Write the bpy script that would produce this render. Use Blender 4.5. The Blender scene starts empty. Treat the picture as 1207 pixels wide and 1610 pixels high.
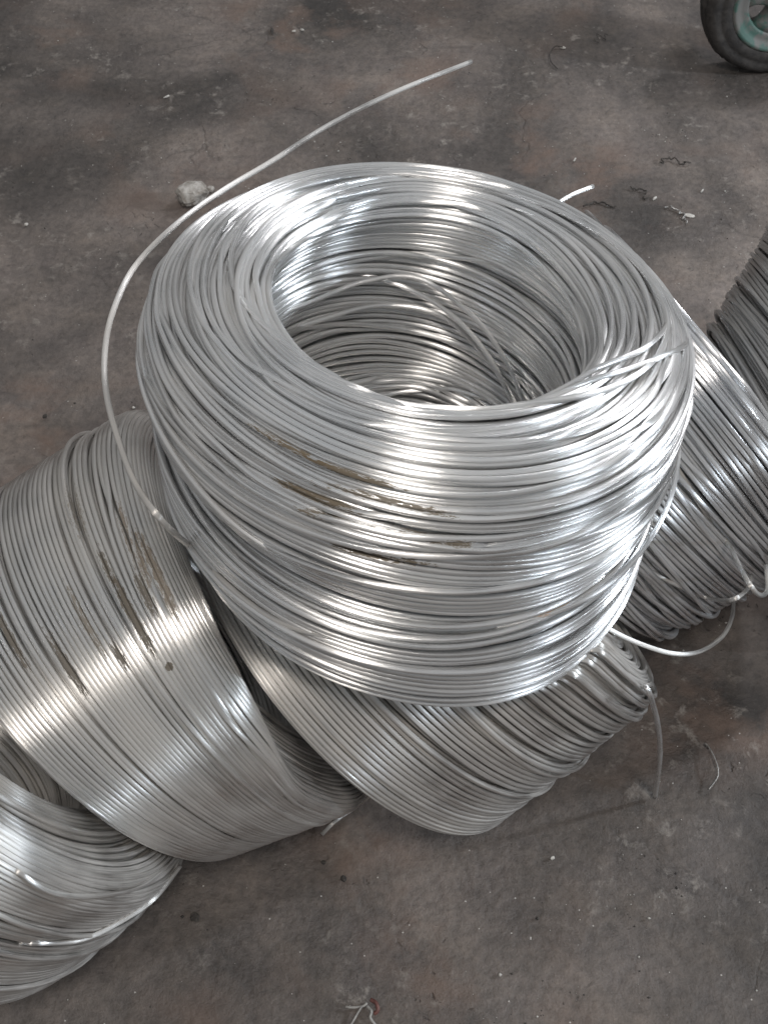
import bpy, math, random
import numpy as np
from mathutils import Vector

scn = bpy.context.scene
COL = scn.collection
rng = np.random.default_rng(7)
random.seed(7)

# ------------------------------------------------------------------ camera
H_CAM, PITCH, FPX = 1.80, math.radians(52), 2000.0
cam_data = bpy.data.cameras.new("camera")
cam_data.sensor_fit = 'VERTICAL'
cam_data.sensor_height = 24.0
cam_data.lens = 24.0 * FPX / 1610.0
cam_data.clip_start = 0.05
cam_data.clip_end = 200
cam_data.dof.use_dof = True
cam_data.dof.focus_distance = 1.25
cam_data.dof.aperture_fstop = 18.0
cam = bpy.data.objects.new("camera", cam_data)
cam.location = (0, 0, H_CAM)
cam.rotation_euler = (math.pi / 2 - PITCH, 0, 0)
COL.objects.link(cam)
scn.camera = cam

# ------------------------------------------------------------------ light
world = bpy.data.worlds.new("World")
scn.world = world
world.use_nodes = True
wbg = world.node_tree.nodes["Background"]
# a hall seen from inside: light roof overhead, dim walls lower down
wnt = world.node_tree
wtc = wnt.nodes.new('ShaderNodeTexCoord')
wsp = wnt.nodes.new('ShaderNodeSeparateXYZ')
wrm = wnt.nodes.new('ShaderNodeValToRGB')
wrm.color_ramp.elements[0].position = 0.0
wrm.color_ramp.elements[0].color = (.17, .168, .165, 1)
wrm.color_ramp.elements[1].position = 0.9
wrm.color_ramp.elements[1].color = (.43, .44, .45, 1)
wnt.links.new(wtc.outputs['Generated'], wsp.inputs[0])
wnt.links.new(wsp.outputs['Z'], wrm.inputs[0])
wnt.links.new(wrm.outputs[0], wbg.inputs[0])
wbg.inputs[1].default_value = 1.0


def area(name, loc, target, size, size_y, power, color, spread=180):
    d = bpy.data.lights.new(name, 'AREA')
    d.shape = 'RECTANGLE'
    d.size, d.size_y = size, size_y
    d.energy = power
    d.color = color
    d.spread = math.radians(spread)
    o = bpy.data.objects.new(name, d)
    o.location = loc
    o.rotation_euler = (Vector(target) - Vector(loc)).to_track_quat('-Z', 'Y').to_euler()
    COL.objects.link(o)
    return o


TGT = (0.05, 1.0, 0.5)
area("ceiling_lamp", (0.35, -0.9, 4.6), TGT, 0.34, 0.65, 84, (1.0, 0.93, 0.86))
area("side_lamp", (4.3, 1.65, 2.0), TGT, 0.22, 0.34, 100, (0.84, 0.92, 1.0))
area("rear_lamp", (2.3, 3.9, 3.5), TGT, 0.36, 0.36, 55, (0.97, 0.97, 1.0))
area("work_lamp", (3.1, -0.45, 1.7), TGT, 0.03, 0.03, 22, (0.80, 0.90, 1.0))

scn.view_settings.view_transform = 'Standard'
scn.view_settings.look = 'None'
scn.view_settings.exposure = 0.0
scn.view_settings.gamma = 1.0


# ------------------------------------------------------------------ helpers
def unproj(px, py, depth):
    """a point of the place seen at this pixel of the 1207x1610 photograph, `depth` metres along the view axis"""
    x = (px - 603.5) / FPX * depth
    y = (805 - py) / FPX * depth
    f = np.array([0, math.cos(PITCH), -math.sin(PITCH)])
    u = np.array([0, math.sin(PITCH), math.cos(PITCH)])
    return np.array([0, 0, H_CAM]) + f * depth + u * y + np.array([x, 0, 0])


def ground(px, py, z=0.0):
    a = unproj(px, py, 1.0) - np.array([0, 0, H_CAM])
    t = (z - H_CAM) / a[2]
    return np.array([0, 0, H_CAM]) + a * t


def new_mesh(name, verts, faces, mat, uv=None, smooth=True):
    """verts (n,3), faces (m,4) or (m,3) arrays, uv per corner (m*k,2)"""
    me = bpy.data.meshes.new(name)
    verts = np.asarray(verts, dtype=np.float32)
    faces = np.asarray(faces, dtype=np.int32)
    k = faces.shape[1]
    me.vertices.add(len(verts))
    me.vertices.foreach_set("co", verts.ravel())
    me.loops.add(faces.size)
    me.loops.foreach_set("vertex_index", faces.ravel())
    me.polygons.add(len(faces))
    me.polygons.foreach_set("loop_start", np.arange(0, faces.size, k, dtype=np.int32))
    me.polygons.foreach_set("loop_total", np.full(len(faces), k, dtype=np.int32))
    me.update(calc_edges=True)
    if smooth:
        me.polygons.foreach_set("use_smooth", np.ones(len(faces), dtype=bool))
    if uv is not None:
        l = me.uv_layers.new(name="UVMap")
        l.data.foreach_set("uv", np.asarray(uv, dtype=np.float32).ravel())
    if mat:
        me.materials.append(mat)
    me.validate()
    return me


def link(name, me, parent=None, loc=None):
    o = bpy.data.objects.new(name, me)
    COL.objects.link(o)
    if parent is not None:
        o.parent = parent
    if loc is not None:
        o.location = loc
    return o


def tag(o, label=None, cat=None, group=None, kind=None):
    if label: o['label'] = label
    if cat: o['category'] = cat
    if group: o['group'] = group
    if kind: o['kind'] = kind
    return o


def empty(name, loc):
    o = bpy.data.objects.new(name, None)
    o.empty_display_size = 0.05
    o.location = loc
    COL.objects.link(o)
    return o


def tube_arrays(P, rad, sides, closed, ref=None, uoff=0.0, flat=False, roll=0.0):
    """P (M,3) centre line -> verts, quads, uv.  rad scalar or (M,)"""
    M = len(P)
    if closed:
        T = np.roll(P, -1, 0) - np.roll(P, 1, 0)
    else:
        T = np.gradient(P, axis=0)
    T /= np.linalg.norm(T, axis=1, keepdims=True)
    if ref is None:
        A = np.zeros_like(P)
        a = np.cross(T[0], [0.3, 0.2, 0.93])
        a /= np.linalg.norm(a)
        for i in range(M):
            a = a - T[i] * (a @ T[i])
            a /= np.linalg.norm(a)
            A[i] = a
    else:
        A = ref - T * (ref * T).sum(1, keepdims=True)
        A /= np.linalg.norm(A, axis=1, keepdims=True)
    B = np.cross(T, A)
    ph = np.arange(sides) * 2 * math.pi / sides
    rr = np.broadcast_to(np.asarray(rad, dtype=float), (M,))
    cs, sn = np.cos(ph), np.sin(ph)
    if flat:      # drawn wire of rounded-square section, one face outward
        e = 2 / 4.0
        cs = np.sign(cs) * np.abs(cs) ** e; sn = np.sign(sn) * np.abs(sn) ** e
    ro = np.broadcast_to(np.asarray(roll, dtype=float), (M,))[:, None]
    cc = cs[None] * np.cos(ro) - sn[None] * np.sin(ro); ss = cs[None] * np.sin(ro) + sn[None] * np.cos(ro)
    V = P[:, None, :] + rr[:, None, None] * (cc[..., None] * A[:, None, :] + ss[..., None] * B[:, None, :])
    n = M if closed else M - 1
    i = np.arange(n)[:, None]
    j = np.arange(sides)[None, :]
    i2 = (i + 1) % M
    j2 = (j + 1) % sides
    F = np.stack([i * sides + j, i * sides + j2, i2 * sides + j2, i2 * sides + j], -1).reshape(-1, 4)
    seg = np.linalg.norm(np.diff(P, axis=0, append=P[:1]), axis=1)
    L = np.concatenate([[0], np.cumsum(seg)])
    u0 = np.broadcast_to(L[:n][:, None], (n, sides)) + uoff
    u1 = np.broadcast_to(L[1:n + 1][:, None], (n, sides)) + uoff
    v0 = np.broadcast_to(j / sides, (n, sides))
    v1 = v0 + 1 / sides
    k = 0.025
    UV = np.stack([np.stack([u0, v0 * k + uoff], -1), np.stack([u0, v1 * k + uoff], -1),
                   np.stack([u1, v1 * k + uoff], -1), np.stack([u1, v0 * k + uoff], -1)], 2).reshape(-1, 2)
    return V.reshape(-1, 3), F, UV


def spline(pts, n):
    """Catmull-Rom through pts, n samples, roughly even"""
    P = np.asarray(pts, float)
    P = np.vstack([2 * P[0] - P[1], P, 2 * P[-1] - P[-2]])
    out = []
    m = 24
    for i in range(1, len(P) - 2):
        t = np.linspace(0, 1, m, endpoint=False)[:, None]
        a, b, c, d = P[i - 1], P[i], P[i + 1], P[i + 2]
        out.append(0.5 * (2 * b + (c - a) * t + (2 * a - 5 * b + 4 * c - d) * t ** 2 + (3 * b - a - 3 * c + d) * t ** 3))
    out.append(P[-2][None])
    Q = np.vstack(out)
    s = np.concatenate([[0], np.cumsum(np.linalg.norm(np.diff(Q, axis=0), axis=1))])
    u = np.linspace(0, s[-1], n)
    return np.stack([np.interp(u, s, Q[:, k]) for k in range(Q.shape[1])], 1)


def strand(name, pts, rad, mat, parent, n=90, sides=8, taper=None):
    """an open length of wire with cut ends"""
    P = spline(pts, n)
    r = np.full(n, rad)
    V, F, UV = tube_arrays(P, r, sides, False, uoff=rng.uniform(0, 50))
    # end caps: a centre vertex fan made of quads collapsed into triangles
    base = len(V)
    V = np.vstack([V, P[0], P[-1]])
    caps = []
    for j in range(0, sides, 2):
        caps.append([base, (j + 2) % sides, (j + 1) % sides, j])
        o = (n - 1) * sides
        caps.append([base + 1, o + j, o + (j + 1) % sides, o + (j + 2) % sides])
    F = np.vstack([F, np.array(caps)])
    UV = np.vstack([UV, np.zeros((len(caps) * 4, 2))])
    loc = np.array(parent.location) if parent is not None else np.zeros(3)
    return link(name, new_mesh(name, V - loc, F, mat, UV), parent)


# ------------------------------------------------------------------ materials
def mat_new(name):
    m = bpy.data.materials.new(name)
    m.use_nodes = True
    nt = m.node_tree
    return m, nt, nt.nodes["Principled BSDF"]


def N(nt, kind, **kw):
    n = nt.nodes.new(kind)
    for k, v in kw.items():
        if k == 'ins':
            for a, b in v.items():
                n.inputs[a].default_value = b
        else:
            setattr(n, k, v)
    return n


def ramp(nt, fac, stops):
    r = nt.nodes.new('ShaderNodeValToRGB')
    e = r.color_ramp.elements
    while len(e) < len(stops): e.new(0.5)
    for q, (p, c) in zip(e, stops):
        q.position = p
        q.color = (*c, 1) if len(c) == 3 else c
    nt.links.new(fac, r.inputs[0])
    return r


def math_node(nt, op, a, b=None, clamp=False):
    n = nt.nodes.new('ShaderNodeMath')
    n.operation = op
    n.use_clamp = clamp
    for i, x in enumerate((a, b)):
        if x is None: continue
        if isinstance(x, (int, float)): n.inputs[i].default_value = x
        else: nt.links.new(x, n.inputs[i])
    return n.outputs[0]


def mix(nt, fac, a, b, typ='MIX'):
    n = nt.nodes.new('ShaderNodeMix')
    n.data_type = 'RGBA'
    n.blend_type = typ
    for sock, x in ((0, fac), (6, a), (7, b)):
        if isinstance(x, (int, float)): n.inputs[sock].default_value = x
        elif isinstance(x, tuple): n.inputs[sock].default_value = (*x, 1)
        else: nt.links.new(x, n.inputs[sock])
    return n.outputs[2]


ANISO, ANROT = 1.0, .25


def wire_material(name, bright, dull, dust, rough, dust_amt, stains=()):
    m, nt, bs = mat_new(name)
    uv = N(nt, 'ShaderNodeUVMap')
    sc = N(nt, 'ShaderNodeMapping')
    sc.inputs['Scale'].default_value = (6, 900, 1)
    nt.links.new(uv.outputs[0], sc.inputs[0])
    streak = N(nt, 'ShaderNodeTexNoise', ins={'Scale': 1.0, 'Detail': 4, 'Roughness': .6})
    nt.links.new(sc.outputs[0], streak.inputs['Vector'])
    geo = N(nt, 'ShaderNodeNewGeometry')
    broad = N(nt, 'ShaderNodeTexNoise', ins={'Scale': 9.0, 'Detail': 3})
    nt.links.new(geo.outputs['Position'], broad.inputs['Vector'])
    s3 = N(nt, 'ShaderNodeMapping')
    s3.inputs['Scale'].default_value = (3, 12, 1)
    nt.links.new(uv.outputs[0], s3.inputs[0])
    per = N(nt, 'ShaderNodeTexNoise', ins={'Scale': 1.0, 'Detail': 2})
    nt.links.new(s3.outputs[0], per.inputs['Vector'])
    f1 = math_node(nt, 'ADD', math_node(nt, 'MULTIPLY', streak.outputs[0], .45), math_node(nt, 'MULTIPLY', per.outputs[0], .55))
    r1 = ramp(nt, f1, [(0.34, dull), (0.62, bright)])
    col = r1.outputs[0]
    # dry dust film
    s2 = N(nt, 'ShaderNodeMapping')
    s2.inputs['Scale'].default_value = (14, 500, 1)
    nt.links.new(uv.outputs[0], s2.inputs[0])
    dn = N(nt, 'ShaderNodeTexNoise', ins={'Scale': 1.0, 'Detail': 5, 'Roughness': .65})
    nt.links.new(s2.outputs[0], dn.inputs['Vector'])
    dd = math_node(nt, 'ADD', math_node(nt, 'MULTIPLY', dn.outputs[0], .5), math_node(nt, 'MULTIPLY', broad.outputs[0], .5))
    df = ramp(nt, dd, [(0.40, (0, 0, 0)), (0.64, (1, 1, 1))])
    dustf = math_node(nt, 'MULTIPLY', df.outputs[0], dust_amt)
    col = mix(nt, dustf, col, dust)
    metal = math_node(nt, 'SUBTRACT', 1.0, dustf)
    ro = math_node(nt, 'ADD', math_node(nt, 'MULTIPLY', streak.outputs[0], .16), rough - .08)
    ro = math_node(nt, 'ADD', ro, math_node(nt, 'MULTIPLY', dustf, .35))
    # caked brown dirt rubbed on in places
    for (P, ax, R, amt, c, thr) in stains:
        # distance in a frame stretched along `ax`
        sub = N(nt, 'ShaderNodeVectorMath', operation='SUBTRACT')
        nt.links.new(geo.outputs['Position'], sub.inputs[0])
        sub.inputs[1].default_value = P
        mp = N(nt, 'ShaderNodeMapping', vector_type='TEXTURE')
        a = Vector(ax).normalized()
        mp.inputs['Rotation'].default_value = a.to_track_quat('X', 'Z').to_euler()
        mp.inputs['Scale'].default_value = R
        nt.links.new(sub.outputs[0], mp.inputs[0])
        ln = N(nt, 'ShaderNodeVectorMath', operation='LENGTH')
        nt.links.new(mp.outputs[0], ln.inputs[0])
        fall = math_node(nt, 'SUBTRACT', 1.0, ln.outputs['Value'], True)
        s4 = N(nt, 'ShaderNodeMapping')
        s4.inputs['Scale'].default_value = (90, 420, 1)
        nt.links.new(uv.outputs[0], s4.inputs[0])
        dn2 = N(nt, 'ShaderNodeTexNoise', ins={'Scale': 1.0, 'Detail': 7, 'Roughness': .72})
        nt.links.new(s4.outputs[0], dn2.inputs['Vector'])
        sm = math_node(nt, 'ADD', dn2.outputs[0], math_node(nt, 'MULTIPLY', fall, .42))
        st = ramp(nt, sm, [(thr + .05, (0, 0, 0)), (thr + .075, (1, 1, 1))])
        inr = math_node(nt, 'GREATER_THAN', fall, 0.0)
        sf = math_node(nt, 'MULTIPLY', math_node(nt, 'MULTIPLY', st.outputs[0], inr), amt)
        col = mix(nt, sf, col, c)
        metal = math_node(nt, 'MULTIPLY', metal, math_node(nt, 'SUBTRACT', 1.0, sf))
        ro = math_node(nt, 'ADD', ro, math_node(nt, 'MULTIPLY', sf, .4), True)
    nt.links.new(col, bs.inputs['Base Color'])
    nt.links.new(metal, bs.inputs['Metallic'])
    nt.links.new(ro, bs.inputs['Roughness'])
    bp = N(nt, 'ShaderNodeBump', ins={'Strength': .25, 'Distance': .0006})
    nt.links.new(streak.outputs[0], bp.inputs['Height'])
    nt.links.new(bp.outputs[0], bs.inputs['Normal'])
    # drawing lines run along the wire: smooth along it, rough across it
    bs.inputs['Anisotropic'].default_value = ANISO
    bs.inputs['Anisotropic Rotation'].default_value = ANROT
    tg = N(nt, 'ShaderNodeTangent', direction_type='UV_MAP')
    tg.uv_map = "UVMap"
    nt.links.new(tg.outputs[0], bs.inputs['Tangent'])
    return m


BROWN = (0.14, 0.108, 0.068)
GREYB = (0.13, 0.11, 0.085)
# ------------------------------------------------------------------ coil geometry
WD = 0.0061      # wire diameter


class Coil:
    def __init__(s, rings, rin, name, corner_top=.03, corner_bot=.012, corner_in=None, oval=0.0, oval_ph=0.0, step=None):
        s.r = [(np.array(c, float), np.array(n, float) / np.linalg.norm(n), r) for c, n, r in rings]
        s.rin = rin
        s.H = np.linalg.norm(s.r[-1][0] - s.r[0][0])
        s.W = np.mean([q[2] for q in s.r]) - rin
        s.oval, s.oph = oval, oval_ph
        s.post = []
        s.notch = None
        s.step = step
        rt, rb = corner_top, corner_bot
        W, H = s.W, s.H
        pts = [(0, 0.0)]

        def arc(cu, cv, r, a0, a1):
            for a in np.linspace(a0, a1, 14):
                pts.append((cu + r * math.cos(a), cv + r * math.sin(a)))
        pts.append((0, H - rt * 1.0))
        s.s_it = H - rt
        ri = corner_in or rt * .8
        arc(ri, H - ri, ri, math.pi, math.pi / 2)
        arc(W - rt, H - rt, rt, math.pi / 2, 0)
        arc(W - rb, rb, rb, 0, -math.pi / 2)
        pts.append((W * .35, 0))
        P = np.array(pts)
        if step:
            tau, amt = step
            m = (P[:, 0] < 1e-6)
            seg = np.array([(-amt, 0), (-amt, tau * H - .004), (0, tau * H + .012)])
            P = np.vstack([seg, P[~m | (P[:, 1] > tau * H + .02)]])
        keep = np.concatenate([[True], np.linalg.norm(np.diff(P, axis=0), axis=1) > 1e-6])
        P = P[keep]
        # dense resample
        L = np.concatenate([[0], np.cumsum(np.linalg.norm(np.diff(P, axis=0), axis=1))])
        s.L = L[-1]
        n = 600
        u = np.linspace(0, s.L, n)
        s.C = np.stack([np.interp(u, L, P[:, 0]), np.interp(u, L, P[:, 1])], 1)
        T = np.gradient(s.C, axis=0)
        k = np.ones(15) / 15
        T = np.stack([np.convolve(np.pad(T[:, i], 7, 'edge'), k, 'valid') for i in (0, 1)], 1)
        T /= np.linalg.norm(T, axis=1, keepdims=True)
        s.Nn = np.stack([-T[:, 1], T[:, 0]], 1)      # outward: inner side going up -> -u
        s.u = u
        s.name = name

    def frame(s, v):
        t = np.clip(v / s.H, -.1, 1.1)
        q = s.r
        if len(q) == 2:
            w = [1 - t, t]
        else:
            w = [(1 - t) * (1 - 2 * t), 4 * t * (1 - t), t * (2 * t - 1)]
        C = sum(w[i][..., None] * q[i][0] for i in range(len(q)))
        A = sum(w[i][..., None] * q[i][1] for i in range(len(q)))
        A /= np.linalg.norm(A, axis=-1, keepdims=True)
        R = sum(w[i] * q[i][2] for i in range(len(q)))
        Y = np.array([0, 1.0, 0])
        B = Y - A * (A @ Y)[..., None]
        B /= np.linalg.norm(B, axis=-1, keepdims=True)
        D = np.cross(A, B)
        return C, A, R, B, D

    def map(s, S, Nf, th):
        """surface coordinate S, height above the skin Nf, angle th -> 3D, plus the radial direction"""
        cu = np.interp(S, s.u, s.C[:, 0]); cv = np.interp(S, s.u, s.C[:, 1])
        nu = np.interp(S, s.u, s.Nn[:, 0]); nv = np.interp(S, s.u, s.Nn[:, 1])
        U = cu + nu * (Nf - WD / 2); V = cv + nv * (Nf - WD / 2)
        C, A, R, B, D = s.frame(V)
        rad = R - (s.W - U)
        rad = rad * (1 + s.oval * np.cos(2 * th + s.oph) + s.oval * .5 * np.cos(3 * th + 1.3 + s.oph))
        if s.notch:
            tv, depth, wdt, a0 = s.notch
            rad = rad - depth * np.exp(-((V / s.H - tv) / wdt) ** 2) * np.clip(U / s.W, 0, 1) * (.55 + .45 * np.cos(th - a0))
        er = np.cos(th)[..., None] * B + np.sin(th)[..., None] * D
        X = C + rad[..., None] * er
        for f in s.post: X = f(X)
        return X, nu[..., None] * er + nv[..., None] * A


def crush(P, nrm, radius, k=.05, margin=.004):
    """wires pressed flat under the coil that rests on them: plane P/nrm, inside `radius`"""
    P = np.array(P, float); n = np.array(nrm, float); n /= np.linalg.norm(n)

    def f(X):
        d = X - P
        sd = d @ n
        rr = np.linalg.norm(d - sd[..., None] * n, axis=-1)
        w = np.clip((radius + .05 - rr) / .05, 0, 1)
        w = w * w * (3 - 2 * w)
        x = sd + margin + k
        new = np.where(x > 0, -margin - k * np.exp(-np.maximum(x, 0) / k), sd)
        return X + (w * (new - sd))[..., None] * n
    return f


def relax(S0, N0, d, M, iters=60):
    S = S0.copy(); Nf = N0.copy(); n = len(S)
    for it in range(iters):
        for k in range(1, min(8, n)):
            ds = S[k:] - S[:-k]; dn = Nf[k:] - Nf[:-k]
            r = np.sqrt(ds * ds + dn * dn) + 1e-7
            pen = np.clip(d - r, 0, None) * .45
            px = ds / r * pen; pn = dn / r * pen
            S[k:] += px; S[:-k] -= px
            Nf[k:] += pn; Nf[:-k] -= pn
        S += .02 * (S0 - S); Nf += .045 * (N0 - Nf)
        Nf = np.maximum(Nf, -.35 * d)
        if it % 3 == 2:
            for A in (S, Nf):
                A[:] = .5 * A + .25 * (np.roll(A, 1, 1) + np.roll(A, -1, 1))
    return S, Nf


def harm(n, th, kmax, decay=1.0):
    """random smooth closed functions of th, one per row, about unit amplitude"""
    out = np.zeros((n, len(th)))
    for k in range(1, kmax + 1):
        a = rng.normal(0, 1, (n, 1)) / k ** decay; b = rng.normal(0, 1, (n, 1)) / k ** decay
        out += a * np.cos(k * th) + b * np.sin(k * th)
    return out / np.sqrt(sum(1 / k ** (2 * decay) for k in range(1, kmax + 1)))


def smooth_rows(A, w):
    k = np.exp(-.5 * (np.arange(-3 * w, 3 * w + 1) / w) ** 2); k /= np.sqrt((k ** 2).sum())
    return np.stack([np.convolve(np.pad(A[:, j], 3 * w, 'reflect'), k, 'same')[3 * w:3 * w + len(A)] for j in range(A.shape[1])], 1)


def build_coil(c, label, mat, M=112, s_from=0.0, s_to=None, spacing=1.03, messy=.3, wander_frac=.12, wander_amp=2.5,
               corr=.6, gap=.15, radial=.15, top_mess=0.0, sides=12, roll=.16):
    root = empty("wire_coil", tuple(c.r[0][0]))
    tag(root, label, "wire coil", "coils of bare aluminium wire")
    loc = np.array(root.location)
    d = WD
    s_to = s_to or c.L - .004
    # one row per turn of wire over the skin of the winding
    pos = []
    x = s_from + d
    while x < s_to:
        pos.append(x)
        x += d * spacing * (1 + (rng.exponential(gap * 3) if rng.random() < .3 else 0) * .6)
    s0 = np.array(pos); n = len(s0)
    th = np.arange(M) * 2 * math.pi / M
    tops = np.clip((s0 - c.s_it) / (c.W + .04), 0, 1) * np.clip((c.s_it + c.W + .12 - s0) / .05, 0, 1)
    amp = d * (messy + top_mess * np.clip(tops * 2, 0, 1))
    S0 = s0[:, None] + amp[:, None] * harm(n, th, 3) * .6
    S0 += d * corr * smooth_rows(harm(n, th, 3), 3) * .5
    N0 = np.abs(d * radial * smooth_rows(harm(n, th, 4), 1) * .4)
    wd = rng.random(n) < (wander_frac + tops * top_mess * .15)
    S0[wd] += d * wander_amp * harm(wd.sum(), th, 2) * .55
    N0[wd] = d * (.75 + .35 * harm(wd.sum(), th, 3))
    S0 = np.clip(S0, s_from, s_to)
    S, Nf = relax(S0, N0, d, M)
    Nf = np.clip(Nf, -.35 * d, 1.9 * d)
    TH = np.broadcast_to(th, S.shape)
    X, ER = c.map(S, Nf, TH)
    rad = d / 2 * .93
    ROLL = roll * harm(n, th, 2) + rng.normal(0, roll, (n, 1))
    for i in range(n):
        V, F, UV = tube_arrays(X[i], rad, sides, True, ER[i], rng.uniform(0, 60), True, ROLL[i])
        link("wire_turn", new_mesh("wire_turn", V - loc, F, mat, UV), root)
    # the turns underneath, seen only through the gaps
    Vs, Fs, Us, b = [], [], [], 0
    m = 72
    th2 = np.arange(m) * 2 * math.pi / m
    for lay, off in ((-1.3 * d, .5), (-2.1 * d, 0), (-2.95 * d, .5)):
        ss = np.arange(s_from + d * off, s_to, d * 1.08)
        SS = ss[:, None] + d * .45 * harm(len(ss), th2, 2) * .6
        XX, EE = c.map(SS, np.full_like(SS, lay), np.broadcast_to(th2, SS.shape))
        for i in range(len(ss)):
            V, F, UV = tube_arrays(XX[i], rad, 6, True, EE[i], rng.uniform(0, 60))
            Vs.append(V); Fs.append(F + b); Us.append(UV); b += len(V)
    o = link("inner_turns", new_mesh("inner_turns", np.vstack(Vs) - loc, np.vstack(Fs), mat, np.vstack(Us)), root)
    o['kind'] = 'stuff'
    c.root = root
    return root


def on_coil(c, name, pts, mat, n=80, ring=False):
    """a stray length of wire lying on the winding; pts = (theta in degrees, s, height in wire diameters)"""
    P = np.array(pts, float)
    P[0, 2] = min(P[0, 2], -1.6); P[-1, 2] = min(P[-1, 2], -1.6)
    Q = spline(P, n)
    X, ER = c.map(Q[:, 1], Q[:, 2] * WD, np.radians(Q[:, 0]))
    V, F, UV = tube_arrays(X, WD / 2, 8, False, ER, rng.uniform(0, 60))
    base = len(V); sides = 8
    V = np.vstack([V, X[0], X[-1]])
    caps = []
    for j in range(0, sides, 2):
        caps.append([base, (j + 2) % sides, (j + 1) % sides, j])
        o = (n - 1) * sides
        caps.append([base + 1, o + j, o + (j + 1) % sides, o + (j + 2) % sides])
    F = np.vstack([F, np.array(caps)])
    UV = np.vstack([UV, np.zeros((len(caps) * 4, 2))])
    return link(name, new_mesh(name, V - np.array(c.root.location), F, mat, UV), c.root)


# ------------------------------------------------------------------ the coils
main = Coil([([.036, .973, .569], [.228, -.012, .973], .282), ([.031, .988, .756], [.177, .09, .98], .299),
             ([.060, .999, .893], [.121, .11, .986], .276)], .176, 'main', corner_top=.054, corner_in=.038, corner_bot=.012, oval=.006, step=(.60, .012))
c0 = Coil([([-.635, .727, .229], [.62, .408, .67], .308), ([-.457, .814, .391], [.735, .425, .530], .308)], .172, 'c0', oval=.006, oval_ph=1)
c1 = Coil([([-.394, .906, .257], [.741, .418, .526], .303), ([-.165, .978, .357], [.866, .3, .4], .313)], .21, 'c1', corner_top=.035, oval=.004, oval_ph=2)
c2 = Coil([([-.035, .996, .261], [.729, .241, .64], .338), ([.172, 1.064, .445], [.756, .403, .515], .317)], .21, 'c2', corner_top=.035, oval=.004, oval_ph=.4)
c3 = Coil([([.263, 1.286, .25], [.766, .242, .596], .311), ([.502, 1.345, .417], [.762, .348, .546], .321)], .23, 'c3', corner_top=.03, oval=.008, oval_ph=2.6)
c4 = Coil([([.645, 1.225, .265], [.83, .20, .52], .300), ([.80, 1.31, .445], [.70, .31, .64], .33)], .22, 'c4', corner_top=.03, oval=.01, oval_ph=.9)

main.notch = (.40, .020, .09, math.radians(100))
c0.post.append(crush(c1.r[0][0], c1.r[0][1], .42, k=.008, margin=.004))
c1.post.append(crush(c2.r[0][0], c2.r[0][1], .33, k=.08))
c2.post.append(crush(c3.r[0][0], c3.r[0][1], .24))
c2.post.append(crush(main.r[0][0], main.r[0][1], .245, k=.04))
c3.post.append(crush(c4.r[0][0], c4.r[0][1], .27))
c3.post.append(crush(main.r[0][0], main.r[0][1], .275, k=.04))
c1.post.append(crush(main.r[0][0], main.r[0][1], .275, k=.04))

def coil_pt(c, px, py):
    """point of the winding's skin seen at this pixel of the photograph, and the wire direction there"""
    S, T = np.meshgrid(np.linspace(.02, c.L - .02, 260), np.linspace(0, 2 * math.pi, 360, endpoint=False), indexing='ij')
    X, _ = c.map(S, np.zeros_like(S), T)
    D = X - np.array([0, 0, H_CAM])
    z = D @ np.array([0, math.cos(PITCH), -math.sin(PITCH)])
    u = D @ np.array([0, math.sin(PITCH), math.cos(PITCH)])
    e = np.hypot(603.5 + FPX * D[..., 0] / z - px, 805 - FPX * u / z - py)
    near = e < 7
    k = np.argmin(np.where(near, z, 99 + e))
    i, j = np.unravel_index(k, z.shape)
    t = X[i, (j + 1) % 360] - X[i, j - 1]
    return X[i, j], t / np.linalg.norm(t)


def stains(c, rows):
    out = []
    for px, py, L, w, amt, col, thr in rows:
        P, t = coil_pt(c, px, py)
        out.append((tuple(P), tuple(t), (L, w, w), amt, col, thr))
    return out


up = lambda px, py, d: tuple(unproj(px, py, d))
stain_main = stains(main, [
    (450, 702, .085, .008, .95, BROWN, 0.645), (545, 748, .090, .008, .95, BROWN, 0.60),
    (500, 785, .055, .007, .95, BROWN, 0.53), (600, 792, .090, .007, .9, BROWN, 0.57),
    (610, 836, .130, .007, .9, BROWN, 0.56), (598, 875, .060, .007, .95, BROWN, 0.52),
    (880, 958, .045, .007, .85, (0.34, 0.20, 0.11), 0.65), (530, 830, .06, .010, .9, BROWN, 0.68)])
stain_c1 = stains(c1, [
    (205, 970, .080, .009, .95, GREYB, 0.57), (225, 935, .050, .010, .9, GREYB, 0.61),
    (250, 900, .11, .010, .85, (0.18, 0.14, 0.10), 0.63), (205, 850, .13, .012, .85, (0.20, 0.16, 0.12), 0.67),
    (165, 890, .05, .009, .9, GREYB, 0.63), (185, 1035, .025, .007, .95, GREYB, 0.55), (100, 1045, .07, .010, .9, GREYB, 0.61),
    (130, 980, .09, .010, .8, (0.18, 0.15, 0.11), 0.67), (12, 1000, .07, .010, .9, GREYB, 0.61), (265, 1052, .006, .006, .95, GREYB, 0.43),
    (115, 800, .10, .020, .7, (0.22, 0.19, 0.15), 0.69)])
M_main = wire_material("bright_aluminium", (.90, .905, .91), (.66, .665, .67), (.54, .52, .49), .25, .42, stain_main)
M_c1 = wire_material("dusty_aluminium", (.86, .855, .845), (.66, .65, .635), (.54, .52, .485), .28, .55, stain_c1)
M_low = wire_material("dull_aluminium", (.80, .79, .775), (.58, .57, .555), (.50, .475, .44), .33, .80)
M_right = wire_material("blue_grey_aluminium", (.86, .87, .89), (.66, .665, .68), (.55, .54, .52), .25, .48)
M_far = wire_material("dark_dull_aluminium", (.72, .72, .72), (.48, .48, .48), (.36, .345, .32), .30, .45)

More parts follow.
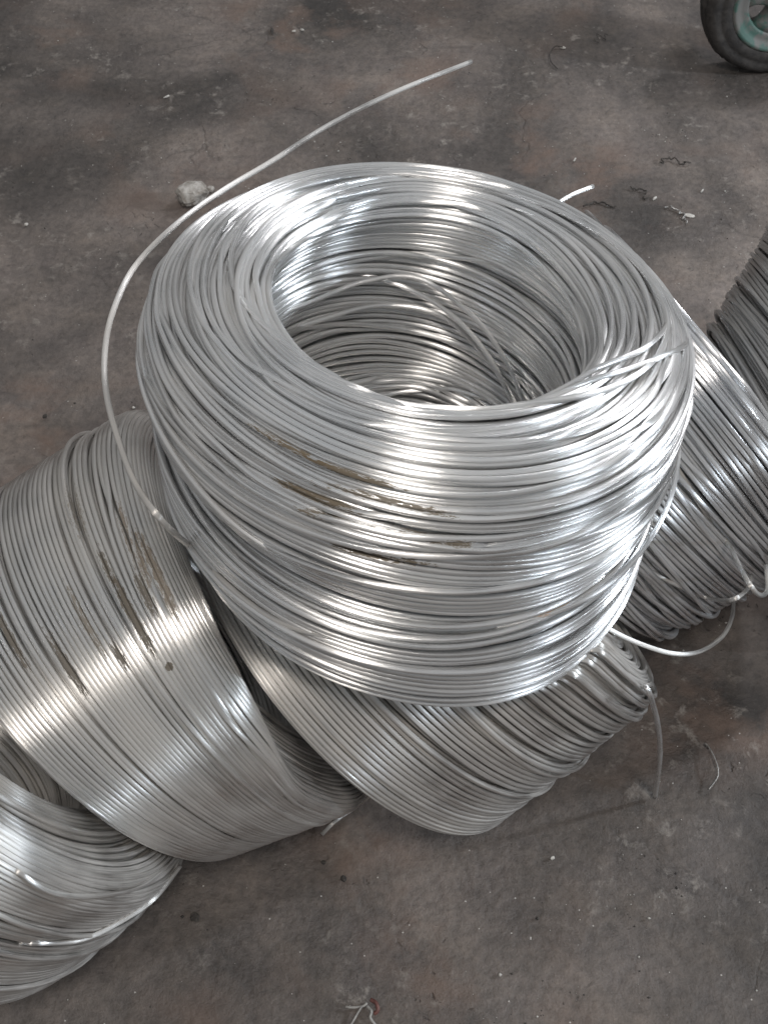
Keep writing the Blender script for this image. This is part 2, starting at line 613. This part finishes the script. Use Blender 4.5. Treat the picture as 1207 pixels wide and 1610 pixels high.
build_coil(main, "large bright wire coil lying on top of the slumped row", M_main, M=128, messy=.65, corr=1.9, wander_frac=.22,
           wander_amp=4.2, gap=.16, radial=.6, top_mess=1.1, spacing=1.04)
build_coil(c0, "dull coil at the lower left with a dark hollow, under its dusty neighbour", M_low, M=104,
           messy=.35, corr=1.0, wander_frac=.12, wander_amp=3.0, radial=.12, spacing=1.03, s_from=.0)
build_coil(c1, "tightly wound dusty coil with dark grime streaks on the left of the row", M_c1, M=104, messy=.22, corr=.8, gap=.2,
           wander_frac=.05, wander_amp=2.2, radial=.12, spacing=.97, top_mess=.3, s_from=.06, roll=.07)
build_coil(c2, "leaning coil squeezed directly beneath the bright top coil", M_low, M=104, messy=.2, corr=.8, wander_frac=.08,
           wander_amp=2.4, radial=.2, spacing=1.02, top_mess=1.0, s_from=.06)
build_coil(c3, "loosely wound coil right of the top coil with a loop trailing on the floor", M_right, M=104, messy=.45, corr=1.3,
           wander_frac=.18, wander_amp=2.8, radial=.3, spacing=1.02, top_mess=.8, s_from=.0)
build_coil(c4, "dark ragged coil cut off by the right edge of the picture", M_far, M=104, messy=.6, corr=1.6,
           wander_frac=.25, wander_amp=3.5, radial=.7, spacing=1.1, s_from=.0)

# ------------------------------------------------------------------ floor
def floor_material():
    m, nt, bs = mat_new("worn_concrete")
    geo = N(nt, 'ShaderNodeNewGeometry')
    P = geo.outputs['Position']

    def noise(scale, detail=5, rough=.6, dist=0.0, vec=P):
        n = N(nt, 'ShaderNodeTexNoise', ins={'Scale': scale, 'Detail': detail, 'Roughness': rough, 'Distortion': dist})
        nt.links.new(vec, n.inputs['Vector'])
        return n.outputs[0]
    big = noise(1.7, 5, .6, .4)
    mid = noise(9, 8, .66, .15)
    fine = noise(70, 8, .62)
    grit = noise(300, 4, .7)
    a = ramp(nt, big, [(.34, (.042, .037, .034)), (.49, (.112, .096, .087)), (.66, (.205, .174, .156))]).outputs[0]
    b = ramp(nt, mid, [(.34, (.42, .42, .43)), (.50, (.5, .5, .5)), (.68, (.60, .59, .57))]).outputs[0]
    col = mix(nt, 1.0, a, b, 'OVERLAY')
    c = ramp(nt, fine, [(.33, (.36, .36, .36)), (.5, (.5, .5, .5)), (.70, (.64, .63, .62))]).outputs[0]
    col = mix(nt, .8, col, c, 'OVERLAY')
    g = ramp(nt, grit, [(.3, (.40, .40, .40)), (.5, (.5, .5, .5)), (.7, (.6, .6, .6))]).outputs[0]
    col = mix(nt, .7, col, g, 'OVERLAY')
    # reddish-brown patches, strongest towards the front right
    rp = noise(5.0, 8, .62, .2)
    rb = noise(2.3, 2, .5)
    rf = math_node(nt, 'MULTIPLY', ramp(nt, rp, [(.48, (0, 0, 0)), (.60, (1, 1, 1))]).outputs[0],
                   ramp(nt, rb, [(.44, (0, 0, 0)), (.62, (1, 1, 1))]).outputs[0])
    col = mix(nt, math_node(nt, 'MULTIPLY', rf, .7), col, (.162, .112, .088))
    # pale scuffs
    sc = noise(24, 9, .72, .25)
    sb = noise(3.1, 3, .5)
    sf = math_node(nt, 'MULTIPLY', ramp(nt, sc, [(.56, (0, 0, 0)), (.66, (1, 1, 1))]).outputs[0],
                   ramp(nt, sb, [(.42, (0, 0, 0)), (.60, (1, 1, 1))]).outputs[0])
    col = mix(nt, math_node(nt, 'MULTIPLY', sf, .7), col, (.30, .272, .245))
    # dark oily spots
    sp = noise(15, 7, .75, .8)
    of = ramp(nt, sp, [(.30, (1, 1, 1)), (.38, (0, 0, 0))]).outputs[0]
    col = mix(nt, math_node(nt, 'MULTIPLY', of, .6), col, (.040, .037, .035))
    # trodden-in dark smears, hairline cracks and scratches
    mpp = N(nt, 'ShaderNodeMapping'); mpp.inputs['Rotation'].default_value = (0, 0, .5); mpp.inputs['Scale'].default_value = (1.2, 9, 1)
    nt.links.new(P, mpp.inputs[0])
    sm_ = ramp(nt, noise(3.2, 9, .72, .3, mpp.outputs[0]), [(.56, (0, 0, 0)), (.72, (1, 1, 1))]).outputs[0]
    col = mix(nt, math_node(nt, 'MULTIPLY', sm_, .45), col, (.045, .041, .038))
    scr = ramp(nt, noise(22, 5, .8, .1, mpp.outputs[0]), [(.66, (0, 0, 0)), (.70, (1, 1, 1))]).outputs[0]
    col = mix(nt, math_node(nt, 'MULTIPLY', scr, .35), col, (.26, .24, .22))
    dst = N(nt, 'ShaderNodeTexNoise', ins={'Scale': 5.0, 'Detail': 6})
    nt.links.new(P, dst.inputs['Vector'])
    ad = N(nt, 'ShaderNodeVectorMath', operation='MULTIPLY_ADD')
    nt.links.new(dst.outputs['Color'], ad.inputs[0]); ad.inputs[1].default_value = (.45, .45, .0); nt.links.new(P, ad.inputs[2])
    vc = N(nt, 'ShaderNodeTexVoronoi', feature='DISTANCE_TO_EDGE', ins={'Scale': 1.5})
    nt.links.new(ad.outputs[0], vc.inputs['Vector'])
    ck = ramp(nt, vc.outputs['Distance'], [(.0, (1, 1, 1)), (.010, (0, 0, 0))]).outputs[0]
    ck = math_node(nt, 'MULTIPLY', ck, ramp(nt, noise(3.3, 4, .6), [(.50, (0, 0, 0)), (.60, (1, 1, 1))]).outputs[0])
    col = mix(nt, math_node(nt, 'MULTIPLY', ck, .28), col, (.030, .027, .025))
    pv = N(nt, 'ShaderNodeTexVoronoi', ins={'Scale': 34.0, 'Randomness': 1.0})
    nt.links.new(ad.outputs[0], pv.inputs['Vector'])
    pt = ramp(nt, pv.outputs['Distance'], [(.05, (1, 1, 1)), (.16, (0, 0, 0))]).outputs[0]
    pt = math_node(nt, 'MULTIPLY', pt, ramp(nt, noise(2.6, 5, .7), [(.50, (0, 0, 0)), (.58, (1, 1, 1))]).outputs[0])
    col = mix(nt, math_node(nt, 'MULTIPLY', pt, .45), col, (.05, .045, .042))
    # tiny pale specks
    vo = N(nt, 'ShaderNodeTexVoronoi', ins={'Scale': 110.0, 'Randomness': 1.0})
    nt.links.new(P, vo.inputs['Vector'])
    sep = N(nt, 'ShaderNodeSeparateColor')
    nt.links.new(vo.outputs['Color'], sep.inputs[0])
    near = math_node(nt, 'LESS_THAN', vo.outputs['Distance'], .13)
    rare = math_node(nt, 'GREATER_THAN', sep.outputs[0], .955)
    col = mix(nt, math_node(nt, 'MULTIPLY', math_node(nt, 'MULTIPLY', near, rare), .8), col, (.55, .53, .50))
    nt.links.new(col, bs.inputs['Base Color'])
    ro = ramp(nt, mid, [(.3, (.55, .55, .55)), (.7, (.82, .82, .82))]).outputs[0]
    nt.links.new(ro, bs.inputs['Roughness'])
    hsum = math_node(nt, 'ADD', math_node(nt, 'MULTIPLY', mid, 1.2), math_node(nt, 'MULTIPLY', fine, .5))
    hsum = math_node(nt, 'ADD', hsum, math_node(nt, 'MULTIPLY', grit, .10))
    hsum = math_node(nt, 'ADD', hsum, math_node(nt, 'MULTIPLY', math_node(nt, 'MULTIPLY', sc, ramp(nt, sb, [(.42, (0, 0, 0)), (.60, (1, 1, 1))]).outputs[0]), .9))
    hsum = math_node(nt, 'SUBTRACT', hsum, math_node(nt, 'MULTIPLY', pt, .5))
    hsum = math_node(nt, 'SUBTRACT', hsum, math_node(nt, 'MULTIPLY', ck, .25))
    bp = N(nt, 'ShaderNodeBump', ins={'Strength': .7, 'Distance': .010})
    nt.links.new(hsum, bp.inputs['Height'])
    nt.links.new(bp.outputs[0], bs.inputs['Normal'])
    return m


g = 160
xs = np.linspace(-4, 4, g); ys = np.linspace(-2, 6, g)
XX, YY = np.meshgrid(xs, ys)
ZZ = np.zeros_like(XX)
for k in range(14):
    f = rng.uniform(2, 11); a = rng.uniform(0, 6.28); p = rng.uniform(0, 6.28)
    ZZ += .0016 / f * 3 * np.sin(f * (XX * math.cos(a) + YY * math.sin(a)) + p)
ZZ -= .002
V = np.stack([XX, YY, ZZ], -1).reshape(-1, 3)
i, j = np.meshgrid(np.arange(g - 1), np.arange(g - 1), indexing='ij')
F = np.stack([i * g + j, i * g + j + 1, (i + 1) * g + j + 1, (i + 1) * g + j], -1).reshape(-1, 4)
fl = link("floor", new_mesh("floor", V, F, floor_material()))
tag(fl, "worn brown-grey concrete floor with pale scuffs and reddish patches", kind="structure")

# ------------------------------------------------------------------ stray wire
# long loose tail of the top coil: leaves its lower left, swings round and up past the back
camv = np.array([0, math.cos(PITCH), -math.sin(PITCH)])
lift = lambda px, py, dz: tuple(coil_pt(main, px, py)[0] + camv * dz)
pts = [lift(600, 1018, .012), lift(540, 1010, .004), lift(450, 985, -.006), lift(390, 950, -.009), lift(340, 908, -.010), lift(300, 868, -.014), up(258, 822, 1.245), up(214, 762, 1.26),
       up(186, 690, 1.28), up(168, 620, 1.30), up(165, 555, 1.33), up(178, 490, 1.37), up(212, 420, 1.42), up(275, 355, 1.47),
       up(350, 300, 1.53), up(430, 252, 1.60), up(520, 195, 1.69), up(620, 145, 1.79), up(740, 97, 1.90)]
strand("loose_wire_tail", pts, WD * .55, M_low, main.root, n=150)
# tail flattened end behind the coil
strand("loose_wire_end", [up(860, 330, 1.60), up(895, 308, 1.62), up(932, 293, 1.64)], WD * .42, M_main, main.root, n=14)
# strands crossing the right shoulder of the top coil
st, sw = main.s_it, main.s_it + main.W
for k, pts in enumerate([
    [(282, sw + .03, -.5), (268, sw + .01, .9), (252, sw - .015, 1.4), (235, sw - .05, 1.3), (215, st + .04, 1.2), (195, st + .02, 1.1), (175, st + .018, .8), (150, st + .018, .0)],
    [(280, sw + .07, -.5), (264, sw + .035, .9), (250, sw + .0, 1.3), (228, sw - .045, 1.2), (206, st + .05, 1.1), (186, st + .035, 1.0), (150, st + .03, .0)],
    # left shoulder
    [(70, sw + .16, .4), (100, sw + .13, 1.4), (125, sw + .15, 1.3), (150, sw + .18, 1.0), (180, sw + .19, .1)],
]):
    on_coil(main, "crossing_wire", pts, M_main, n=90)
# strands sagging inside the hollow of the top coil
for pts in [
    [(70, .18, .5), (45, .175, 1.5), (20, .19, 2.6), (-5, .195, 3.2), (-30, .17, 3.2), (-55, .12, 2.6), (-75, .07, 1.5), (-90, .05, .5)],
    [(60, .13, .4), (35, .14, 1.8), (10, .15, 2.2), (-15, .15, 2.6), (-38, .115, 2.2), (-60, .08, 1.5), (-80, .05, .4)],
    [(20, .185, .5), (0, .18, 2.2), (-20, .16, 3.4), (-40, .13, 3.8), (-58, .09, 3.0), (-72, .05, 1.5)],
]:
    on_coil(main, "inner_stray_wire", pts, M_main, n=80)
# slack turns standing off the left and right flanks of the top coil
Lo = main.L
for th0, th1, sA, sB, hh in [(196, 330, sw + .24, sw + .12, 2.6)]:
    tt = np.linspace(th0, th1, 7)
    prof = np.sin(np.linspace(0, math.pi, 7)) ** .8
    on_coil(main, "slack_turn", [(a, sA + (sB - sA) * q, .2 + hh * p) for a, q, p in zip(tt, np.linspace(0, 1, 7), prof)], M_main, n=80)

def lc3(px, py, dz): return tuple(coil_pt(c3, px, py)[0] + camv * dz)
def lc0(px, py, dz): return tuple(coil_pt(c0, px, py)[0] + camv * dz)
def coil_depth(c, px, py): return float((coil_pt(c, px, py)[0] - np.array([0, 0, H_CAM])) @ camv)


# end of the squeezed coil hanging down to the floor on the right
g0 = lambda px, py, z=WD / 2: tuple(ground(px, py, z))
e0, e1 = np.array(up(1018, 1085, 1.50)), np.array(g0(1029, 1253, .004))
mid = lambda t, dx, dz: tuple(e0 * (1 - t) + e1 * t + np.array([dx, 0, dz]))
strand("loose_wire_end", [tuple(e0 + camv * .03), tuple(e0), mid(.25, .006, .012), mid(.5, .009, .012), mid(.75, .006, .006), tuple(e1)],
       WD * .56, M_main, c2.root, n=40)
# short cut end under the dusty coil
strand("loose_wire_end", [up(600, 1235, 1.58), g0(558, 1270, .03), g0(530, 1288, .02), g0(506, 1312, .006)], WD * .48, M_low, c1.root, n=20)
# big slack loop of the right-hand coil, just above the floor
strand("slack_loop", [up(900, 955, 1.60), up(962, 992, 1.62), up(1010, 1014, 1.64), up(1060, 1028, 1.66), up(1100, 1024, 1.69), up(1135, 1000, 1.74), up(1150, 970, 1.80), up(1151, 940, 1.86), up(1140, 915, 1.88)],
       WD * .5, M_low, c3.root, n=70)
strand("slack_loop", [lc3(1000, 890, .012), lc3(1050, 920, -.003), lc3(1110, 945, -.010), up(1150, 943, 1.64), up(1175, 925, 1.70), up(1180, 905, 1.75)], WD * .5, M_low, c3.root, n=50)
strand("slack_loop", [lc3(1060, 730, .012), lc3(1100, 800, -.002), lc3(1140, 860, -.008), up(1175, 915, 1.44), up(1195, 936, 1.50), up(1206, 925, 1.56), up(1204, 890, 1.60)], WD * .5, M_low, c3.root, n=50)
# slack turn of the lower left coil
strand("slack_loop", [lc0(20, 1490, .012), lc0(60, 1485, -.006), lc0(130, 1478, -.012), lc0(185, 1455, -.016), up(240, 1415, coil_depth(c0, 200, 1440) + .03), up(283, 1362, coil_depth(c0, 200, 1440) + .09)], WD * .5, M_low, c0.root, n=50)
strand("slack_loop", [lc0(10, 1360, .012), lc0(40, 1375, -.004), lc0(90, 1395, -.012), lc0(160, 1402, -.013), lc0(230, 1385, -.013), lc0(270, 1362, .004)], WD * .5, M_low, c0.root, n=50)


# ------------------------------------------------------------------ wheel in the top right corner
def simple_mat(name, c1_, c2_, rough, scale=25, metallic=0.0, bump=.3, lo=.4, hi=.6):
    m, nt, bs = mat_new(name)
    tc = N(nt, 'ShaderNodeTexCoord')
    n = N(nt, 'ShaderNodeTexNoise', ins={'Scale': float(scale), 'Detail': 6, 'Roughness': .65, 'Distortion': .4})
    nt.links.new(tc.outputs['Object'], n.inputs['Vector'])
    r = ramp(nt, n.outputs[0], [(lo, c1_), (hi, c2_)])
    nt.links.new(r.outputs[0], bs.inputs['Base Color'])
    bs.inputs['Roughness'].default_value = rough
    bs.inputs['Metallic'].default_value = metallic
    bp = N(nt, 'ShaderNodeBump', ins={'Strength': bump, 'Distance': .003})
    nt.links.new(n.outputs[0], bp.inputs['Height'])
    nt.links.new(bp.outputs[0], bs.inputs['Normal'])
    return m


M_rubber = simple_mat("dusty_black_rubber", (.018, .017, .017), (.066, .060, .056), .9, 30, bump=1.0, lo=.35, hi=.68)
M_rim = simple_mat("chipped_pale_green_paint", (.15, .148, .14), (.065, .130, .11), .6, 24, lo=.50, hi=.60)
M_hub = simple_mat("grimy_steel", (.05, .05, .05), (.13, .12, .11), .5, 30, .4)
M_frame = simple_mat("dark_painted_steel", (.03, .03, .032), (.07, .068, .066), .6, 12)

R_T, W_T = .190, .085
base = ground(1186, 106)
cart = empty("caster_wheel", (base[0] + .022, base[1], 0))
cart.rotation_euler = (0, 0, math.radians(4))
tag(cart, "worn black rubber wheel with a chipped pale green spoked rim", "wheel")
cx_, cy_ = 0, 0


def lathe(profile, n=72, wob=0.0):
    """profile of (radius, y) spun round the wheel's axle (local y)"""
    pr = np.array(profile)
    a = np.arange(n) * 2 * math.pi / n
    r = pr[None, :, 0] * (1 + wob * rng.normal(0, 1, (n, 1)))
    V = np.stack([r * np.cos(a)[:, None], np.broadcast_to(pr[None, :, 1], (n, len(pr))), r * np.sin(a)[:, None] + R_T], -1)
    k = len(pr)
    i = np.arange(n)[:, None]; j = np.arange(k - 1)[None, :]
    F = np.stack([i * k + j, i * k + j + 1, ((i + 1) % n) * k + j + 1, ((i + 1) % n) * k + j], -1).reshape(-1, 4)
    return V.reshape(-1, 3), F


h = W_T / 2
hub_pr = [(.0, -h + .004), (.012, -h + .004), (.014, -h + .008), (.030, -h + .010), (.034, -h + .016), (.034, h - .016), (.0, h - .01)]
V, F = lathe(hub_pr, 40)
wheel = cart
link("hub", new_mesh("hub", V, F, M_hub), cart)
tyre_pr = [(.126, -h + .004), (.131, -h + .001), (.145, -h), (.150, -h + .0025), (.158, -h + .003), (.162, -h + .001), (.174, -h + .004), (.181, -h + .010), (.1845, -h + .016), (.185, -h + .020), (.1835, -h + .023), (.1865, -h + .026),
           (.190, -h + .030), (.190, .012), (.187, h - .012), (.178, h - .002), (.150, h), (.126, h - .004), (.126, 0), (.126, -h + .004)]
V, F = lathe(tyre_pr, 200, wob=.0028)
link("tyre", new_mesh("tyre", V, F, M_rubber), wheel)
rim_pr = [(.1258, -h + .006), (.121, -h + .001), (.115, -h + .003), (.108, -h + .013), (.099, -h + .016), (.090, -h + .015), (.085, -h + .018), (.085, h - .018), (.099, h - .014), (.121, h - .002), (.1258, h - .006), (.1258, -h + .006)]
V, F = lathe(rim_pr, 96)
link("rim", new_mesh("rim", V, F, M_rim), wheel)
for k in range(5):
    a = math.radians(172 + 72 * k)
    ca, sa = math.cos(a), math.sin(a)
    secs = []
    for r_, wd_, dp in ((.030, .021, .014), (.048, .018, .012), (.067, .020, .012), (.0865, .033, .013)):
        sec = [(-wd_, -dp), (-wd_ * .7, -dp - .004), (wd_ * .7, -dp - .004), (wd_, -dp), (wd_, dp), (-wd_, dp)]
        secs.append([(r_ * ca - q * sa, y - .006, R_T + r_ * sa + q * ca) for q, y in sec])
    V = np.array(secs).reshape(-1, 3)
    F = [[i * 6 + j, i * 6 + (j + 1) % 6, (i + 1) * 6 + (j + 1) % 6, (i + 1) * 6 + j] for i in range(3) for j in range(6)]
    F += [[0, 1, 2, 3], [0, 3, 4, 5], [18, 19, 20, 21], [18, 21, 22, 23]]
    link("spoke", new_mesh("spoke", V, F, M_rim, smooth=False), wheel)


def box_arrays(lo, hi):
    x0, y0, z0 = lo; x1, y1, z1 = hi
    V = [(x0, y0, z0), (x1, y0, z0), (x1, y1, z0), (x0, y1, z0), (x0, y0, z1), (x1, y0, z1), (x1, y1, z1), (x0, y1, z1)]
    F = [(0, 3, 2, 1), (4, 5, 6, 7), (0, 1, 5, 4), (1, 2, 6, 5), (2, 3, 7, 6), (3, 0, 4, 7)]
    return np.array(V, float), np.array(F)


# the leg that carries the wheel, hidden behind it
V1, F1 = box_arrays((-.03, h + .012, .17), (.03, h + .024, .42)); V2, F2 = box_arrays((-.012, h - .004, .178), (.012, h + .030, .202))
V3, F3 = box_arrays((-.03, h + .024, .40), (.03, .20, .42))
link("fork", new_mesh("fork", np.vstack([V1, V2, V3]), np.vstack([F1, F2 + 8, F3 + 16]), M_frame, smooth=False), cart)

# ------------------------------------------------------------------ stones, chips and litter
def rock(name, loc, size, mat, seed, flat=.6, n=2, rot=0.0, jag=.25):
    import bmesh
    r = random.Random(seed)
    bm = bmesh.new()
    bmesh.ops.create_icosphere(bm, subdivisions=n, radius=1.0)
    dirs = [Vector((r.gauss(0, 1), r.gauss(0, 1), r.gauss(0, 1))).normalized() for _ in range(9)]
    offs = [r.uniform(.55, .95) for _ in dirs]
    for v in bm.verts:
        p = v.co.copy()
        for dd, of in zip(dirs, offs):
            q = p.dot(dd)
            if q > of: p -= dd * (q - of)
        p *= 1 + r.uniform(-jag, jag) * .18
        v.co = Vector((p.x * size[0], p.y * size[1], p.z * size[2]))
    zmin = min(v.co.z for v in bm.verts)
    for v in bm.verts: v.co.z -= zmin + size[2] * .12
    me = bpy.data.meshes.new(name)
    bm.to_mesh(me); bm.free()
    me.materials.append(mat)
    o = link(name, me, None, loc)
    o.rotation_euler = (0, 0, rot)
    return o


M_stone = simple_mat("pale_concrete_lump", (.24, .215, .19), (.52, .50, .47), .85, 45, bump=.9)
M_chip = simple_mat("pale_chip", (.42, .40, .37), (.62, .60, .56), .7, 200)
M_dirt = simple_mat("dark_dirt_flake", (.030, .027, .025), (.07, .062, .055), .9, 150)
M_scrap = simple_mat("grey_metal_shaving", (.26, .25, .24), (.50, .49, .47), .4, 220, .6)
M_red = simple_mat("dull_red_plastic", (.09, .035, .03), (.15, .06, .05), .5, 120)
M_pl = simple_mat("whitish_plastic_scrap", (.22, .21, .20), (.36, .35, .33), .6, 120)

tag(rock("concrete_lump", tuple(ground(304, 318, 0)), (.040, .030, .026), M_stone, 3, n=3, rot=.4, jag=.5),
    "pale broken lump of concrete on the floor behind the top coil, beside its loose tail", "stone")
tag(rock("concrete_crumb", tuple(ground(331, 300, 0)), (.010, .009, .007), M_stone, 5, n=2), "small crumb right beside the pale concrete lump", "stone")

chips = [(462, 50, .007, .003, .05, "small pale chip near the top edge of the floor, left of a twin chip"),
         (475, 48, .006, .003, .05, "small pale chip near the top edge of the floor, the right one of two"),
         (42, 354, .005, .004, .8, "pale speck of rubble alone on the dark floor at the far left"),
         (1083, 340, .012, .006, -.3, "largest pale curled flake on the floor behind the coil, next to grey shavings"),
         (1028, 313, .009, .0028, .8, "thin pale sliver lying slantwise beside dark shavings behind the coil"),
         (1103, 301, .008, .002, .9, "thin pale sliver nearest the right edge behind the coil"),
         (903, 252, .009, .002, 1.1, "thin pale splinter standing out just above the back of the top coil"),
         (884, 76, .008, .003, -.1, "pale chip at the end of a thin dark curl near the top of the floor"),
         (263, 153, .010, .002, .6, "short pale splinter on the dark floor at the upper left"),
         (868, 1350, .004, .003, .3, "tiny pale grain on the floor below the squeezed coil"),
         (72, 655, .005, .005, .3, None)]
for (x, y, a, b_, rot, lab) in chips:
    if lab is None: continue
    o = rock("pale_chip", tuple(ground(x, y, 0)), (a, b_, .003), M_chip, x, n=2, rot=rot)
    tag(o, lab, "chip", "pale chips scattered on the floor")
darks = [(72, 656, .006, .005, "dark crumb of dirt on the floor left of the top coil"),
         (307, 1443, .008, .009, "three-cornered dark flake on the floor below the dusty coil"),
         (540, 1383, .006, .005, "squarish dark crumb on the floor below the short wire end"),
         (508, 1357, .0045, .0035, "small dark crumb on the floor between the short wire end and a squarish crumb"),
         (428, 50, .014, .005, "dark elongated flake near the top edge of the floor, beside two pale chips")]
for (x, y, a, b_, lab) in darks:
    o = rock("dirt_crumb", tuple(ground(x, y, 0)), (a, b_, .0035), M_dirt, x + 1, n=2, rot=random.uniform(0, 3))
    tag(o, lab, "dirt crumb", "dark crumbs of dirt on the floor")


def shaving(pts, rad, mat, label, name="metal_shaving", cat="shaving"):
    root_free = strand(name, pts, rad, mat, None, n=40, sides=5)
    tag(root_free, label, cat)
    return root_free


def curl(px, py, w, turns, rot, rad, z=.004):
    """a springy curled shaving lying on the floor"""
    c = ground(px, py, z)
    out = []
    n = int(turns * 2.2)
    for i in range(n + 1):
        t = i / n
        lx = (t - .5) * w + random.uniform(-1, 1) * w * .09
        ly = random.uniform(-1, 1) * rad * 1.1 + w * .16 * math.sin(t * 4)
        lz = random.uniform(.0015, .003 + rad * .7)
        out.append((c[0] + lx * math.cos(rot) - ly * math.sin(rot), c[1] + lx * math.sin(rot) + ly * math.cos(rot), lz))
    return out


shaving([g0(1108, 1168, .004), g0(1118, 1182, .007), g0(1127, 1205, .009), g0(1127, 1222, .006), g0(1114, 1241, .002)], .0011, M_scrap,
        "thin curved wire sliver on the floor right of the hanging wire end")
shaving(curl(1066, 338, .070, 6, -.95, .008), .0016, M_scrap, "grey curled shaving right behind the top coil, touching the largest flake")
shaving(curl(1058, 255, .070, 7, .05, .007), .0016, M_dirt, "dark curled shaving farthest up of those behind the coil's right side")
shaving(curl(1007, 303, .055, 6, -.8, .007), .0016, M_dirt, "dark curled shaving beside the slanting pale sliver")
shaving(curl(942, 322, .065, 5, .05, .003), .0018, M_dirt, "thin straight dark shaving close to the coil's back edge")
shaving([g0(884, 74, .004), g0(872, 73, .006), g0(864, 84, .005), g0(866, 97, .004), g0(876, 108, .002)], .0013, M_dirt,
        "dark C-shaped sliver of dirt near the top of the floor")
shaving(curl(945, 62, .040, 4, .6, .012), .0010, M_dirt, "loose tangle of dark fibre in the floor near the shadow's edge")
# scrap of stripped cable at the bottom edge
t = empty("plastic_scrap", tuple(ground(575, 1590, 0)))
tag(t, "twisted scrap of whitish plastic with a dull red piece on the floor", "scrap")
strand("strip", [g0(543, 1583, .003), g0(556, 1584, .004), g0(570, 1582, .005), g0(577, 1577, .006)], .0018, M_pl, t, n=20, sides=6)
strand("strip", [g0(568, 1583, .006), g0(561, 1595, .004), g0(551, 1612, .002)], .0016, M_pl, t, n=16, sides=6)
strand("strip", [g0(577, 1582, .004), g0(584, 1590, .007), g0(582, 1600, .006), g0(590, 1612, .002)], .0020, M_pl, t, n=20, sides=6)
strand("red_piece", [g0(583, 1572, .005), g0(591, 1577, .007), g0(594, 1588, .006), g0(588, 1594, .003)], .0030, M_red, t, n=20, sides=6)

# grit: tiny grains over the whole floor, one uncountable spread
ng = 7000
gx = rng.uniform(-1.6, 1.9, ng); gy = rng.uniform(.1, 4.2, ng)
cl = rng.integers(0, 60, ng)
cxy = np.stack([rng.uniform(-.9, 1.2, 60), rng.uniform(.4, 3.0, 60)], 1)
for q_, c_ in enumerate((c0, c1, c2, c3)):  # grit gathered at the coil feet, its dark grains added as contact shading
    Cb, nb, rb_ = c_.r[0]
    hz = np.array([nb[0], nb[1]]) / np.hypot(nb[0], nb[1])
    foot = Cb[:2] + hz * rb_ * nb[2]
    side = np.array([-hz[1], hz[0]])
    for m_ in range(9):
        cxy[q_ * 9 + m_] = foot + side * rng.uniform(-.16, .16) - hz * rng.uniform(-.06, .06)
mk = rng.random(ng) < .55
gx[mk] = (cxy[cl, 0] + rng.normal(0, .05, ng))[mk]; gy[mk] = (cxy[cl, 1] + rng.normal(0, .05, ng))[mk]
sz = rng.exponential(.00055, ng) + .0004
sz = np.minimum(sz, .003)
oct_v = np.array([(1, 0, 0), (0, 1, 0), (-1, 0, 0), (0, -1, 0), (0, 0, 1), (0, 0, -.5)], float)
oct_f = np.array([(0, 1, 4), (1, 2, 4), (2, 3, 4), (3, 0, 4), (1, 0, 5), (2, 1, 5), (3, 2, 5), (0, 3, 5)])
for nm, sel, mt, lab in (("pale_grit", slice(0, 2500), M_chip, "pale grit sprinkled over the floor"), ("dark_grit", slice(2500, ng), M_dirt, "dark grit sprinkled over the floor")):
    q = sz[sel]; m_ = len(q)
    sh = rng.uniform(.5, 1.4, (m_, 1, 3))
    V = oct_v[None] * sh * q[:, None, None]
    V[:, :, 0] += gx[sel][:, None]; V[:, :, 1] += gy[sel][:, None]; V[:, :, 2] += q[:, None] * .3
    F = (oct_f[None] + 6 * np.arange(m_)[:, None, None]).reshape(-1, 3)
    o = link(nm, new_mesh(nm, V.reshape(-1, 3), F, mt, smooth=False))
    tag(o, lab, "grit", kind="stuff")

print("tris", sum(len(o.data.polygons) * 2 for o in bpy.data.objects if o.type == 'MESH'))
